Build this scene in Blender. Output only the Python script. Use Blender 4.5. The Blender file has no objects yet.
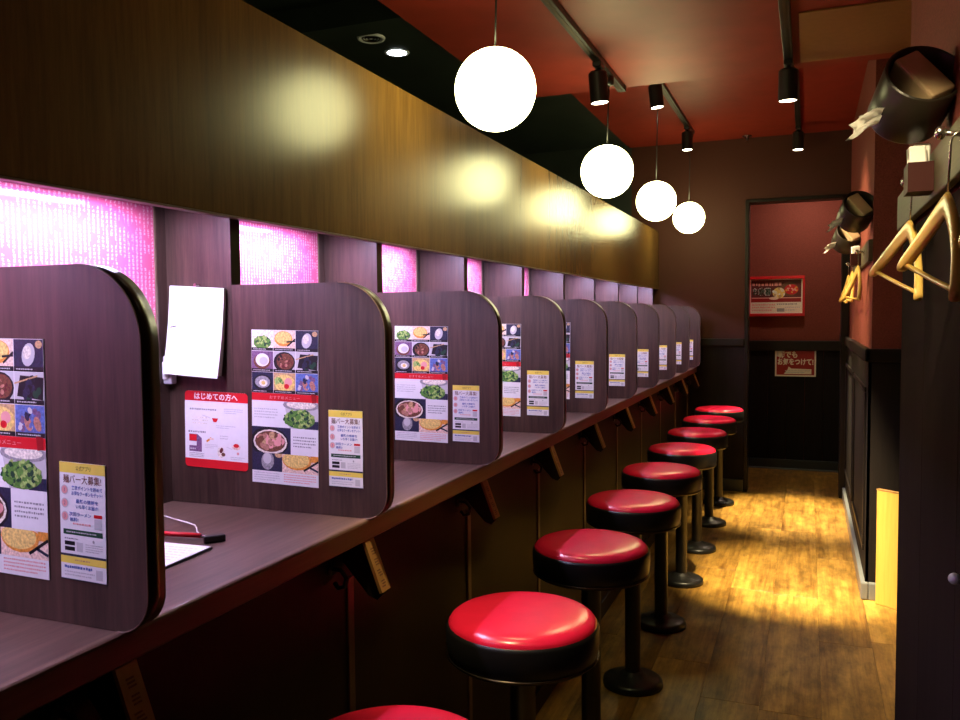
import bpy, bmesh, math, random
from mathutils import Vector, Matrix, Quaternion
random.seed(7)
sc = bpy.context.scene
COL = sc.collection
PI = math.pi

# ------------------------------------------------------------------ camera
ZC = 1.3
F_PX, YAW, PITCH, ROLL = 827.25, 0.3776, 0.0513, -0.0084
fwd = Vector((-math.sin(YAW)*math.cos(PITCH), math.cos(YAW)*math.cos(PITCH), -math.sin(PITCH)))
rgt = Vector((math.cos(YAW), math.sin(YAW), 0))
upv = rgt.cross(fwd)
r2 = math.cos(ROLL)*rgt + math.sin(ROLL)*upv
u2 = -math.sin(ROLL)*rgt + math.cos(ROLL)*upv
cd = bpy.data.cameras.new('camera'); cam = bpy.data.objects.new('camera', cd); COL.objects.link(cam)
cd.sensor_width = 36; cd.lens = 36*F_PX/960; cd.clip_start = 0.02
mw = Matrix((r2, u2, -fwd)).transposed().to_4x4(); mw.translation = (0, 0, ZC)
cam.matrix_world = mw
sc.camera = cam

# ------------------------------------------------------------------ world, exposure
w = bpy.data.worlds.new('world'); sc.world = w; w.use_nodes = True
w.node_tree.nodes['Background'].inputs[0].default_value = (0.9, 0.75, 0.6, 1)
w.node_tree.nodes['Background'].inputs[1].default_value = 0.0
vs = sc.view_settings
vs.view_transform = 'Standard'; vs.look = 'None'; vs.gamma = 1; vs.exposure = 0.0
vs.use_curve_mapping = False
sc.cycles.use_denoising = True
sc.cycles.max_bounces = 8
sc.cycles.sample_clamp_indirect = 6

# light levels, all carried by the fittings the room has
GLOBE_E = 21.0
LED_E = 250.0
SPOT_W = 1000.0
GLOBE_COL = (1.0, 0.94, 0.44)
LED_COL = (0.71, 0.61, 1.0)
SPOT_COL = (1.0, 0.80, 0.44)

# ------------------------------------------------------------------ main measures (metres)
S = 0.6034            # booth pitch
YP = 0.7857           # far face of the first partition
T = 0.03              # partition thickness
NP = 10
XPF, XTP, XB = -0.7286, -1.072, -1.236     # partition front, tall panel front, booth back wall
ZCT = 0.921           # counter top
XCF = -0.769          # counter front
XLW = -0.822          # wall under the counter
XF, ZFB, ZFT = -1.054, 1.5015, 1.9353      # fascia
ZA, ZB = 2.30, 2.58   # ceilings
YA = 3.655            # end of low ceiling
YW = 6.35             # end wall
YR = 7.40             # recess wall
XR = 0.268            # right wall
Y0 = -1.3

# ------------------------------------------------------------------ materials
MATS = {}
def nodes_of(m):
    m.use_nodes = True
    nt = m.node_tree
    return nt, nt.nodes['Principled BSDF']
def setc(b, col, rough=0.5, spec=0.5, metal=0.0):
    b.inputs['Base Color'].default_value = (*col, 1)
    b.inputs['Roughness'].default_value = rough
    b.inputs['Specular IOR Level'].default_value = spec
    b.inputs['Metallic'].default_value = metal
def plain(name, col, rough=0.5, spec=0.5, metal=0.0, noise=0.06, scale=40, bump=0.0):
    if name in MATS: return MATS[name]
    m = bpy.data.materials.new(name); nt, b = nodes_of(m); setc(b, col, rough, spec, metal)
    tc = nt.nodes.new('ShaderNodeTexCoord'); n = nt.nodes.new('ShaderNodeTexNoise')
    n.inputs['Scale'].default_value = scale; n.inputs['Detail'].default_value = 4
    nt.links.new(tc.outputs['Object'], n.inputs['Vector'])
    mr = nt.nodes.new('ShaderNodeMapRange')
    mr.inputs['From Min'].default_value = 0.25; mr.inputs['From Max'].default_value = 0.75
    mr.inputs['To Min'].default_value = 1-noise; mr.inputs['To Max'].default_value = 1+noise
    nt.links.new(n.outputs['Fac'], mr.inputs['Value'])
    mx = nt.nodes.new('ShaderNodeMix'); mx.data_type = 'RGBA'; mx.blend_type = 'MULTIPLY'
    mx.inputs['Factor'].default_value = 1
    mx.inputs[6].default_value = (*col, 1)
    nt.links.new(mr.outputs['Result'], mx.inputs[7])
    nt.links.new(mx.outputs[2], b.inputs['Base Color'])
    if bump:
        bp = nt.nodes.new('ShaderNodeBump'); bp.inputs['Strength'].default_value = bump; bp.inputs['Distance'].default_value = 0.002
        nt.links.new(n.outputs['Fac'], bp.inputs['Height']); nt.links.new(bp.outputs['Normal'], b.inputs['Normal'])
    MATS[name] = m; return m
def wood(name, c1, c2, axis='Z', rough=0.4, spec=0.5, fine=90, coarse=9, per_object=0.0, bump=0.15, rvar=0.0, coords='Object'):
    if name in MATS: return MATS[name]
    m = bpy.data.materials.new(name); nt, b = nodes_of(m); setc(b, c1, rough, spec)
    L = nt.links.new
    tc = nt.nodes.new('ShaderNodeTexCoord')
    mp = nt.nodes.new('ShaderNodeMapping')
    st = {'X': (0.06, 1, 1), 'Y': (1, 0.06, 1), 'Z': (1, 1, 0.06)}[axis]
    mp.inputs['Scale'].default_value = st
    if coords == 'World':
        g = nt.nodes.new('ShaderNodeNewGeometry'); src = g.outputs['Position']
    else: src = tc.outputs['Object']
    oi = nt.nodes.new('ShaderNodeObjectInfo')
    va = nt.nodes.new('ShaderNodeVectorMath'); va.operation = 'ADD'
    cm = nt.nodes.new('ShaderNodeCombineXYZ'); ml = nt.nodes.new('ShaderNodeMath'); ml.operation = 'MULTIPLY'
    ml.inputs[1].default_value = 13.0; L(oi.outputs['Random'], ml.inputs[0])
    for i in range(3): L(ml.outputs[0], cm.inputs[i])
    L(src, va.inputs[0]); L(cm.outputs[0], va.inputs[1]); L(va.outputs[0], mp.inputs['Vector'])
    n1 = nt.nodes.new('ShaderNodeTexNoise'); n1.inputs['Scale'].default_value = fine; n1.inputs['Detail'].default_value = 5; n1.inputs['Roughness'].default_value = 0.7
    n2 = nt.nodes.new('ShaderNodeTexNoise'); n2.inputs['Scale'].default_value = coarse; n2.inputs['Detail'].default_value = 3
    L(mp.outputs[0], n1.inputs['Vector']); L(mp.outputs[0], n2.inputs['Vector'])
    ad = nt.nodes.new('ShaderNodeMath'); ad.operation = 'MULTIPLY_ADD'; ad.inputs[1].default_value = 0.55
    m2 = nt.nodes.new('ShaderNodeMath'); m2.operation = 'MULTIPLY'; m2.inputs[1].default_value = 0.45
    L(n2.outputs['Fac'], m2.inputs[0]); L(n1.outputs['Fac'], ad.inputs[0]); L(m2.outputs[0], ad.inputs[2])
    cr = nt.nodes.new('ShaderNodeValToRGB')
    cr.color_ramp.elements[0].position = 0.36; cr.color_ramp.elements[0].color = (*c1, 1)
    cr.color_ramp.elements[1].position = 0.64; cr.color_ramp.elements[1].color = (*c2, 1)
    L(ad.outputs[0], cr.inputs['Fac'])
    out = cr.outputs['Color']
    if per_object:
        mr = nt.nodes.new('ShaderNodeMapRange'); mr.inputs['To Min'].default_value = 1-per_object; mr.inputs['To Max'].default_value = 1+per_object
        L(oi.outputs['Random'], mr.inputs['Value'])
        mx = nt.nodes.new('ShaderNodeMix'); mx.data_type = 'RGBA'; mx.blend_type = 'MULTIPLY'; mx.inputs['Factor'].default_value = 1
        L(out, mx.inputs[6]); L(mr.outputs['Result'], mx.inputs[7]); out = mx.outputs[2]
    if rvar:   # scuffed, mottled floor
        mpb = nt.nodes.new('ShaderNodeMapping'); mpb.inputs['Scale'].default_value = (1, 0.45, 1); L(va.outputs[0], mpb.inputs['Vector'])
        nb = nt.nodes.new('ShaderNodeTexNoise'); nb.inputs['Scale'].default_value = 13; nb.inputs['Detail'].default_value = 6; nb.inputs['Roughness'].default_value = 0.68
        L(mpb.outputs[0], nb.inputs['Vector'])
        mb = nt.nodes.new('ShaderNodeMapRange'); mb.inputs['From Min'].default_value = 0.33; mb.inputs['From Max'].default_value = 0.62
        mb.inputs['To Min'].default_value = 0.5; mb.inputs['To Max'].default_value = 1.25; L(nb.outputs['Fac'], mb.inputs['Value'])
        mxb = nt.nodes.new('ShaderNodeMix'); mxb.data_type = 'RGBA'; mxb.blend_type = 'MULTIPLY'; mxb.inputs['Factor'].default_value = 1
        L(out, mxb.inputs[6]); L(mb.outputs['Result'], mxb.inputs[7]); out = mxb.outputs[2]
    L(out, b.inputs['Base Color'])
    if rvar:
        mr = nt.nodes.new('ShaderNodeMapRange'); mr.inputs['To Min'].default_value = rough-rvar; mr.inputs['To Max'].default_value = rough+rvar
        L(n2.outputs['Fac'], mr.inputs['Value']); L(mr.outputs['Result'], b.inputs['Roughness'])
    if bump:
        bp = nt.nodes.new('ShaderNodeBump'); bp.inputs['Strength'].default_value = bump; bp.inputs['Distance'].default_value = 0.001
        L(n1.outputs['Fac'], bp.inputs['Height']); L(bp.outputs['Normal'], b.inputs['Normal'])
    MATS[name] = m; return m
def emit(name, col, strength):
    if name in MATS: return MATS[name]
    m = bpy.data.materials.new(name); nt, b = nodes_of(m); setc(b, (0.8, 0.8, 0.8), 0.3)
    b.inputs['Emission Color'].default_value = (*col, 1); b.inputs['Emission Strength'].default_value = strength
    MATS[name] = m; return m

M_PANEL = wood('partition_laminate', (0.020, 0.0105, 0.0072), (0.078, 0.043, 0.031), 'Z', 0.42, 0.45)
M_EDGE = wood('edge_band', (0.020, 0.013, 0.008), (0.034, 0.022, 0.013), 'Z', 0.28, 0.35)
M_FASCIA = wood('fascia_laminate', (0.085, 0.042, 0.011), (0.150, 0.078, 0.020), 'Z', 0.27, 0.20, fine=110, coarse=14, bump=0.05)
M_COUNTER = wood('counter_laminate', (0.044, 0.022, 0.015), (0.155, 0.092, 0.068), 'Y', 0.33, 0.5, fine=80)
M_NOSE = wood('counter_nosing', (0.15, 0.085, 0.055), (0.22, 0.13, 0.09), 'Y', 0.35, 0.5)
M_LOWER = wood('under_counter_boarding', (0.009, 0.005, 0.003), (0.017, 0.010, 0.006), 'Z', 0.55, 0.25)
M_STRIP = wood('joint_strip', (0.13, 0.085, 0.055), (0.19, 0.125, 0.08), 'Z', 0.4, 0.4)
M_FLOOR = wood('floor_plank_wood', (0.150, 0.064, 0.011), (0.45, 0.255, 0.050), 'Y', 0.38, 0.4, fine=55, coarse=11, per_object=0.10, bump=0.2, rvar=0.08)
M_JOINT = plain('floor_joint', (0.03, 0.017, 0.008), 0.7)
M_CEIL = plain('red_ceiling_paint', (0.20, 0.022, 0.013), 0.5, 0.14, noise=0.12, scale=8)
M_CEILPANEL = plain('brown_ceiling_board', (0.20, 0.085, 0.022), 0.5, 0.4, noise=0.1)
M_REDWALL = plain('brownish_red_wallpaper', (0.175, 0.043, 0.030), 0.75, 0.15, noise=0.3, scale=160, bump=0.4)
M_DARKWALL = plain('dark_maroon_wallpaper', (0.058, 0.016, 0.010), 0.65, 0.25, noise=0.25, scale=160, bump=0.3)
M_WAINS = wood('black_stained_wainscot', (0.008, 0.006, 0.005), (0.014, 0.010, 0.009), 'Z', 0.75, 0.12)
M_NEARB = wood('matte_black_boarding', (0.010, 0.006, 0.006), (0.015, 0.010, 0.009), 'Z', 0.9, 0.03)
M_RAIL = plain('black_trim_paint', (0.011, 0.008, 0.007), 0.4, 0.2)
M_BASEB = plain('grey_baseboard_vinyl', (0.15, 0.16, 0.165), 0.3, 0.5)
M_BASEB2 = plain('blue_grey_baseboard', (0.035, 0.044, 0.048), 0.3, 0.4)
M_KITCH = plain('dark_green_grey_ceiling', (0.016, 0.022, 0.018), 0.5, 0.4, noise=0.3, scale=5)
M_BLACK = plain('black_metal', (0.012, 0.012, 0.012), 0.35, 0.5)
M_BLACKV = plain('black_vinyl', (0.010, 0.009, 0.009), 0.36, 0.5, bump=0.1, scale=200)
M_REDV = plain('red_vinyl', (0.82, 0.014, 0.055), 0.24, 0.5, noise=0.05, scale=20)
M_CHROME = plain('brushed_metal', (0.55, 0.53, 0.50), 0.25, 0.5, 1.0)
M_DKMETAL = plain('dark_bronze_metal', (0.10, 0.08, 0.06), 0.3, 0.5, 1.0)
M_HANGER = wood('hanger_wood', (0.70, 0.43, 0.090), (0.82, 0.54, 0.15), 'Y', 0.3, 0.5)
M_OLIVE = wood('olive_grey_rail_wood', (0.055, 0.047, 0.025), (0.095, 0.078, 0.043), 'Y', 0.55, 0.2)
M_YELLOW = wood('yellow_plywood', (0.66, 0.36, 0.060), (0.78, 0.46, 0.10), 'Z', 0.45, 0.4)
M_TAG = wood('tag_wood', (0.30, 0.145, 0.040), (0.42, 0.22, 0.07), 'Z', 0.4, 0.5)
M_PAPER = plain('white_paper', (0.86, 0.85, 0.82), 0.7, 0.2, noise=0.02)
M_TISSUE = plain('white_tissue', (0.88, 0.86, 0.82), 0.9, 0.1, noise=0.03)
M_PACK = plain('tan_tissue_pack', (0.50, 0.36, 0.21), 0.7, 0.3)
M_DRED = plain('dark_red_box', (0.035, 0.006, 0.005), 0.6, 0.15)
M_PALE = plain('pale_grey_plastic', (0.55, 0.55, 0.60), 0.35, 0.5)
M_INK = plain('black_ink', (0.012, 0.010, 0.010), 0.6, 0.2)
M_GLOBE = emit('lit_opal_glass', GLOBE_COL, GLOBE_E)
M_LED = emit('lit_led_bar', LED_COL, LED_E)
M_LENS = emit('lit_spot_lens', (1.0, 0.90, 0.62), 16.0)
M_KLENS = emit('lit_downlight_lens', (0.80, 0.92, 1.0), 40.0)

# red booth wall sheet printed with columns of tiny white writing
def text_sheet_material():
    m = bpy.data.materials.new('red_printed_wall_sheet'); nt, b = nodes_of(m); L = nt.links.new
    setc(b, (0.4, 0.02, 0.05), 0.09, 0.5)
    g = nt.nodes.new('ShaderNodeTexCoord'); sep = nt.nodes.new('ShaderNodeSeparateXYZ'); L(g.outputs['Object'], sep.inputs[0])
    def math_(op, a, bb=None, c=None):
        n = nt.nodes.new('ShaderNodeMath'); n.operation = op
        for i, v in enumerate((a, bb, c)):
            if v is None: continue
            if isinstance(v, (int, float)): n.inputs[i].default_value = v
            else: L(v, n.inputs[i])
        return n.outputs[0]
    col = math_('FRACT', math_('MULTIPLY', sep.outputs['Y'], 1/0.0105))
    colm = math_('MULTIPLY', math_('GREATER_THAN', col, 0.28), math_('LESS_THAN', col, 0.74))
    row = math_('FRACT', math_('MULTIPLY', sep.outputs['Z'], 1/0.0078))
    rowm = math_('GREATER_THAN', row, 0.22)
    n = nt.nodes.new('ShaderNodeTexNoise'); n.inputs['Scale'].default_value = 420; n.inputs['Detail'].default_value = 1
    L(g.outputs['Object'], n.inputs['Vector'])
    nm = math_('GREATER_THAN', n.outputs['Fac'], 0.47)
    n2 = nt.nodes.new('ShaderNodeTexNoise'); n2.inputs['Scale'].default_value = 45; n2.inputs['Detail'].default_value = 1
    L(g.outputs['Object'], n2.inputs['Vector'])
    nb = math_('GREATER_THAN', n2.outputs['Fac'], 0.40)
    fac = math_('MULTIPLY', math_('MULTIPLY', colm, rowm), math_('MULTIPLY', nm, nb))
    mx = nt.nodes.new('ShaderNodeMix'); mx.data_type = 'RGBA'
    mx.inputs[6].default_value = (0.58, 0.10, 0.22, 1); mx.inputs[7].default_value = (0.68, 0.36, 0.46, 1)
    L(fac, mx.inputs['Factor']); L(mx.outputs[2], b.inputs['Base Color'])
    return m
M_SHEET = text_sheet_material()
INK = {}
def ink(key, col):
    ph = key in ('green','lime','brown','meat','tan','orange','noodle','peach','plum','navy','grey','cream','blue','maroon')
    m = plain('print_'+key, col, 0.42, 0.35, noise=0.45 if ph else 0.03, scale=260 if ph else 120); INK[key] = m; return m
for k_, c_ in dict(white=(.80,.80,.80), cream=(.78,.74,.62), red=(.60,.012,.020), dkred=(.30,.010,.012), yellow=(.80,.66,.10), green=(.10,.26,.045),
        lime=(.34,.52,.14), dkgreen=(.012,.060,.030), navy=(.020,.024,.055), black=(.010,.010,.012), grey=(.30,.30,.31), lgrey=(.55,.55,.56),
        brown=(.15,.058,.030), meat=(.42,.20,.14), tan=(.55,.36,.17), orange=(.72,.30,.05), noodle=(.80,.60,.18), pink=(.75,.34,.32),
        skin=(.62,.45,.33), blue=(.10,.16,.42), maroon=(.12,.020,.020), peach=(.82,.62,.50), plum=(.18,.10,.20)).items(): ink(k_, c_)

# ------------------------------------------------------------------ mesh helpers
def mesh_obj(name, bm, mat, parent=None, smooth=False, loc=None):
    me = bpy.data.meshes.new(name)
    bmesh.ops.recalc_face_normals(bm, faces=bm.faces)
    bm.to_mesh(me); bm.free()
    if smooth:
        for p in me.polygons: p.use_smooth = True
    for m in (mat if isinstance(mat, (list, tuple)) else [mat]): me.materials.append(m)
    o = bpy.data.objects.new(name, me); COL.objects.link(o)
    if parent: o.parent = parent
    if loc is not None: o.location = loc
    return o
def box(bm, x0, x1, y0, y1, z0, z1, bevel=0.0, seg=2):
    r = bmesh.ops.create_cube(bm, size=1)
    vs_ = r['verts']
    for v in vs_:
        v.co = Vector(((x0+x1)/2 + v.co.x*(x1-x0), (y0+y1)/2 + v.co.y*(y1-y0), (z0+z1)/2 + v.co.z*(z1-z0)))
    if bevel:
        es = list({e for v in vs_ for e in v.link_edges})
        bmesh.ops.bevel(bm, geom=es, offset=bevel, segments=seg, affect='EDGES', profile=0.5)
def boxo(name, x0, x1, y0, y1, z0, z1, mat, parent=None, bevel=0.0, base=True):
    """box whose origin sits at its base centre (local when parented)"""
    cx, cy = (x0+x1)/2, (y0+y1)/2
    bm = bmesh.new(); box(bm, x0-cx, x1-cx, y0-cy, y1-cy, 0, z1-z0, bevel)
    return mesh_obj(name, bm, mat, parent, loc=(cx, cy, z0))
def lathe(bm, prof, seg=40, cx=0, cy=0):
    rings = []
    for r, z in prof:
        if r < 1e-6: rings.append([bm.verts.new((cx, cy, z))])
        else: rings.append([bm.verts.new((cx+r*math.cos(2*PI*i/seg), cy+r*math.sin(2*PI*i/seg), z)) for i in range(seg)])
    for a, b in zip(rings, rings[1:]):
        if len(a) == 1 and len(b) == 1: continue
        for i in range(seg):
            j = (i+1) % seg
            if len(a) == 1: bm.faces.new((a[0], b[j], b[i]))
            elif len(b) == 1: bm.faces.new((a[i], a[j], b[0]))
            else: bm.faces.new((a[i], a[j], b[j], b[i]))
def tube(bm, pts, r, seg=8, cap=True):
    pts = [Vector(p) for p in pts]; rs = r if isinstance(r, (list, tuple)) else [r]*len(pts)
    rings = []; prev = None
    for i, p in enumerate(pts):
        d = (pts[min(i+1, len(pts)-1)] - pts[max(i-1, 0)]).normalized()
        a = Vector((0, 0, 1)) if abs(d.z) < 0.9 else Vector((1, 0, 0))
        if prev is not None: a = prev
        u = (a - d*a.dot(d)).normalized(); v = d.cross(u); prev = u
        rings.append([bm.verts.new(p + rs[i]*(u*math.cos(2*PI*k/seg) + v*math.sin(2*PI*k/seg))) for k in range(seg)])
    for a, b in zip(rings, rings[1:]):
        for k in range(seg): bm.faces.new((a[k], a[(k+1) % seg], b[(k+1) % seg], b[k]))
    if cap:
        bm.faces.new(rings[0][::-1]); bm.faces.new(rings[-1])
def prism_y(bm, pts, y0, y1):
    """extrude an XZ outline between y0 and y1; returns (near face, far face, side faces)"""
    a = [bm.verts.new((x, y0, z)) for x, z in pts]; b = [bm.verts.new((x, y1, z)) for x, z in pts]
    n = len(pts)
    fa = bm.faces.new(a); fb = bm.faces.new(b[::-1])
    sd = [bm.faces.new((a[i], b[i], b[(i+1) % n], a[(i+1) % n])) for i in range(n)]
    return fa, fb, sd
def thing(name, label, cat, loc=(0, 0, 0), rotz=0.0, group=None):
    o = bpy.data.objects.new(name, None); COL.objects.link(o); o.empty_display_size = 0.05
    o.location = loc; o.rotation_euler = (0, 0, rotz)
    return tag(o, label, cat, group)
def tag(o, label, cat, group=None, kind=None):
    o['label'] = label; o['category'] = cat
    if group: o['group'] = group
    if kind: o['kind'] = kind
    return o
def struct(o, label, cat):
    return tag(o, label, cat, kind='structure')
def copy_tree(root, loc, label, rotz=None):
    r = root.copy(); COL.objects.link(r); r.location = loc; r['label'] = label
    if rotz is not None: r.rotation_euler = (0, 0, rotz)
    for ch in root.children:
        c = ch.copy(); COL.objects.link(c); c.parent = r
        for g in ch.children:
            d = g.copy(); COL.objects.link(d); d.parent = c
    return r
ORD = ['first', 'second', 'third', 'fourth', 'fifth', 'sixth', 'seventh', 'eighth', 'ninth', 'tenth']

# flat print: polygons in local X (right) / Z (up), stacked in thin layers towards -Y
class Print:
    def __init__(self): self.v = []; self.f = []; self.m = []; self.mats = []
    def mi(self, key):
        if key not in self.mats: self.mats.append(key)
        return self.mats.index(key)
    def poly(self, pts, key, layer):
        b = len(self.v); self.v += [(x, -0.00012*layer, z) for x, z in pts]
        self.f.append(tuple(range(b, b+len(pts)))); self.m.append(self.mi(key))
    def rect(self, x0, z0, x1, z1, key, layer): self.poly([(x0, z0), (x1, z0), (x1, z1), (x0, z1)], key, layer)
    def ell(self, cx, cz, rx, rz, key, layer, n=16, rot=0, clip=None):
        pts = []
        for i in range(n):
            a = 2*PI*i/n; x, z = rx*math.cos(a), rz*math.sin(a)
            px, pz = cx+x*math.cos(rot)-z*math.sin(rot), cz+x*math.sin(rot)+z*math.cos(rot)
            if clip: px = min(max(px, clip[0]), clip[2]); pz = min(max(pz, clip[1]), clip[3])
            pts.append((px, pz))
        self.poly(pts, key, layer)
    def bits(self, cx, cz, rx, rz, keys, layer, n, size, clip, seed):
        rn = random.Random(seed)
        for i in range(n):
            a = rn.random()*2*PI; q = math.sqrt(rn.random())
            self.ell(cx+rx*q*math.cos(a), cz+rz*q*math.sin(a), size*rn.uniform(.7, 1.3), size*rn.uniform(.5, 1.0), rn.choice(keys), layer+0.05*i, 7, rn.random()*3, clip)
    def line(self, x0, z0, x1, z1, wd, key, layer):
        d = Vector((x1-x0, z1-z0)); n = Vector((-d.y, d.x)).normalized()*wd/2
        self.poly([(x0-n.x, z0-n.y), (x1-n.x, z1-n.y), (x1+n.x, z1+n.y), (x0+n.x, z0+n.y)], key, layer)
    def text(self, s, cx, cz, size, key, layer, wid=None, bold=0.0):
        cu = bpy.data.curves.new('t', 'FONT'); cu.body = s; cu.size = size; cu.align_x = 'CENTER'; cu.align_y = 'CENTER'
        cu.resolution_u = 2; cu.offset = bold
        o = bpy.data.objects.new('t', cu); COL.objects.link(o)
        dg = bpy.context.evaluated_depsgraph_get(); dg.update()
        me = bpy.data.meshes.new_from_object(o.evaluated_get(dg))
        if len(me.vertices):
            xs = [v.co.x for v in me.vertices]; ys = [v.co.y for v in me.vertices]
            mx, my = (min(xs)+max(xs))/2, (min(ys)+max(ys))/2
            k = (wid/(max(xs)-min(xs))) if wid else 1.0
            b = len(self.v); i = self.mi(key)
            self.v += [(cx+(v.co.x-mx)*k, -0.00012*layer, cz+(v.co.y-my)) for v in me.vertices]
            for p in me.polygons: self.f.append(tuple(b+q for q in p.vertices)); self.m.append(i)
        bpy.data.objects.remove(o); bpy.data.meshes.remove(me); bpy.data.curves.remove(cu)
    def fake(self, x0, z0, x1, z1, rows, key, layer, seed=1, h=0.5):
        """rows of writing too small to read in the photograph: broken dashes"""
        rn = random.Random(seed); dz = (z1-z0)/rows
        for r in range(rows):
            z = z1-(r+0.5)*dz; x = x0
            end = x1 - (rn.random()*0.35*(x1-x0) if r == rows-1 else 0)
            while x < end:
                l = dz*rn.uniform(.35, .8)
                self.rect(x, z-dz*h/2*rn.uniform(.6, 1), min(x+l, end), z+dz*h/2*rn.uniform(.6, 1), key, layer); x += l+dz*rn.uniform(.12, .3)
    def mesh(self, name):
        me = bpy.data.meshes.new(name); me.from_pydata(self.v, [], self.f)
        for k in self.mats: me.materials.append(INK[k])
        me.polygons.foreach_set('material_index', self.m); me.update()
        return me
def link(name, me, parent=None, loc=None, rot=None):
    o = bpy.data.objects.new(name, me); COL.objects.link(o)
    if parent: o.parent = parent
    if loc is not None: o.location = loc
    if rot is not None: o.rotation_euler = rot
    return o

# ================================================================== STRUCTURE
# floor with planks running down the aisle
flo = boxo('floor', -3.2, 1.4, Y0, YR+0.1, -0.06, -0.006, M_JOINT)
struct(flo, 'dark brown floor under the yellow-brown wood planks of the aisle', 'floor')
PW, PL = 0.192, 1.22
pb = bmesh.new(); box(pb, -PW/2+0.0003, PW/2-0.0003, -PL/2+0.0003, PL/2-0.0003, 0, 0.006, 0.0008, 1)
pme = bpy.data.meshes.new('plank'); bmesh.ops.recalc_face_normals(pb, faces=pb.faces); pb.to_mesh(pme); pb.free(); pme.materials.append(M_FLOOR)
rn = random.Random(3)
for i in range(12):
    x = -0.905 + PW*(i+0.5); off = rn.uniform(0, PL); y = Y0 - off + PL*0.5
    while y - PL/2 < YR:
        a, b_ = max(y-PL/2, Y0), min(y+PL/2, YR)
        if b_-a > 0.03:
            o = link('plank', pme, flo, (x - flo.location.x, (a+b_)/2 - flo.location.y, 0.054)); o.scale = (1, (b_-a)/PL, 1)
        y += PL

# ceilings
c = boxo('ceiling', -1.27, 1.4, Y0, YA, ZA, ZB+0.1, M_CEIL)
struct(c, 'low dull red ceiling over the near half of the aisle', 'ceiling')
boxo('ceiling_board', -0.04, 0.75, 2.985, 3.56, ZA-0.006, ZA-0.001, M_CEILPANEL, None, 0.001)
cb = bpy.data.objects['ceiling_board']; cb.parent = c; cb.location -= c.location
c2 = boxo('ceiling', -1.28, 1.4, YA, YW, ZB, ZB+0.1, M_CEIL)
struct(c2, 'higher dark red ceiling over the far half of the aisle', 'ceiling')
c3 = boxo('ceiling', -3.2, -1.281, Y0, YW, 2.60, 2.70, M_KITCH)
struct(c3, 'unlit dark green-grey ceiling beyond the long wooden fascia', 'ceiling')
bmk = boxo('trim_1', -3.2, -1.30, 3.02, 3.15, 2.50, 2.60, M_KITCH); struct(bmk, 'dark beam across the ceiling beyond the wooden fascia', 'beam')
c4 = boxo('ceiling', -0.6, XR, YW+0.1, YR, 2.42, 2.5, M_DARKWALL); struct(c4, 'small dark ceiling of the recess at the far end', 'ceiling')

# walls far left / behind
o = boxo('wall_left', -3.25, -3.2, Y0, YW, 0, 2.6, M_KITCH); struct(o, 'dark wall far beyond the counter and fascia', 'wall')
o = boxo('wall_behind', -3.2, 1.4, Y0-0.05, Y0, 0, 2.7, M_DARKWALL); struct(o, 'dark maroon wall behind the viewpoint', 'wall')
# end wall with doorway opening into the recess
bm = bmesh.new()
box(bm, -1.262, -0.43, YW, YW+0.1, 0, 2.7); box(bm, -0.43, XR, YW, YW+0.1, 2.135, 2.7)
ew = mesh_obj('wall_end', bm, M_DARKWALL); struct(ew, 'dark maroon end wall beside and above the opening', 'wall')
boxo('wainscot_board', XLW+0.002, -0.432, YW-0.014, YW, 0.09, 1.075, M_WAINS, ew)
boxo('chair_rail', -1.25, -0.432, YW-0.03, YW, 1.075, 1.13, M_RAIL, ew, 0.006)
o = boxo('baseboard_end', XLW+0.002, -0.432, YW-0.026, YW, 0, 0.09, M_BASEB2, None, 0.004); struct(o, 'grey baseboard under the end wall behind the last stool', 'baseboard')
t_ = thing('trim_2', 'black door surround framing the opening at the far end', 'door frame'); t_['kind'] = 'structure'
boxo('left_jamb', -0.432, -0.405, YW-0.02, YW+0.12, 0, 2.135, M_RAIL, t_, 0.004)
boxo('right_jamb', 0.215, XR-0.002, YW-0.02, YW+0.12, 0, 2.135, M_RAIL, t_, 0.004)
boxo('head', -0.432, XR-0.002, YW-0.02, YW+0.12, 2.112, 2.137, M_RAIL, t_, 0.004)
o = boxo('wall_end_dark', -3.2, -1.262, YW, YW+0.1, 0, 2.7, M_KITCH); struct(o, 'unlit dark green end wall beyond the fascia', 'wall')
# recess
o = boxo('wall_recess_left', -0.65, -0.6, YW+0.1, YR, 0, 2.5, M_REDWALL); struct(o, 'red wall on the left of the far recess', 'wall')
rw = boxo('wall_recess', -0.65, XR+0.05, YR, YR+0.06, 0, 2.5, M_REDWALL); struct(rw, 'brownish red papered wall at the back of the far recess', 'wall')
def chl(o, p): o.parent = p; o.location -= p.location; return o
for i in range(6):
    xa = -0.6+0.1446*i; chl(boxo('wainscot_board', xa+0.001, xa+0.1436, YR-0.013, YR, 0.085, 1.0, M_WAINS, None, 0.002), rw)
chl(boxo('chair_rail', -0.6, XR, YR-0.03, YR, 1.0, 1.085, M_RAIL, None, 0.008), rw)
M_BLUEB = plain('blue_black_baseboard', (0.022, 0.030, 0.034), 0.3, 0.4)
o = boxo('baseboard_recess', -0.6, XR, YR-0.03, YR, 0, 0.085, M_BLUEB, None, 0.005)
chl(boxo('floor_bead', -0.6, XR-0.002, YR-0.042, YR-0.0305, 0.0005, 0.014, M_BASEB, None, 0.003), o); struct(o, 'grey baseboard of the recess wall at the far end', 'baseboard')

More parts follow.
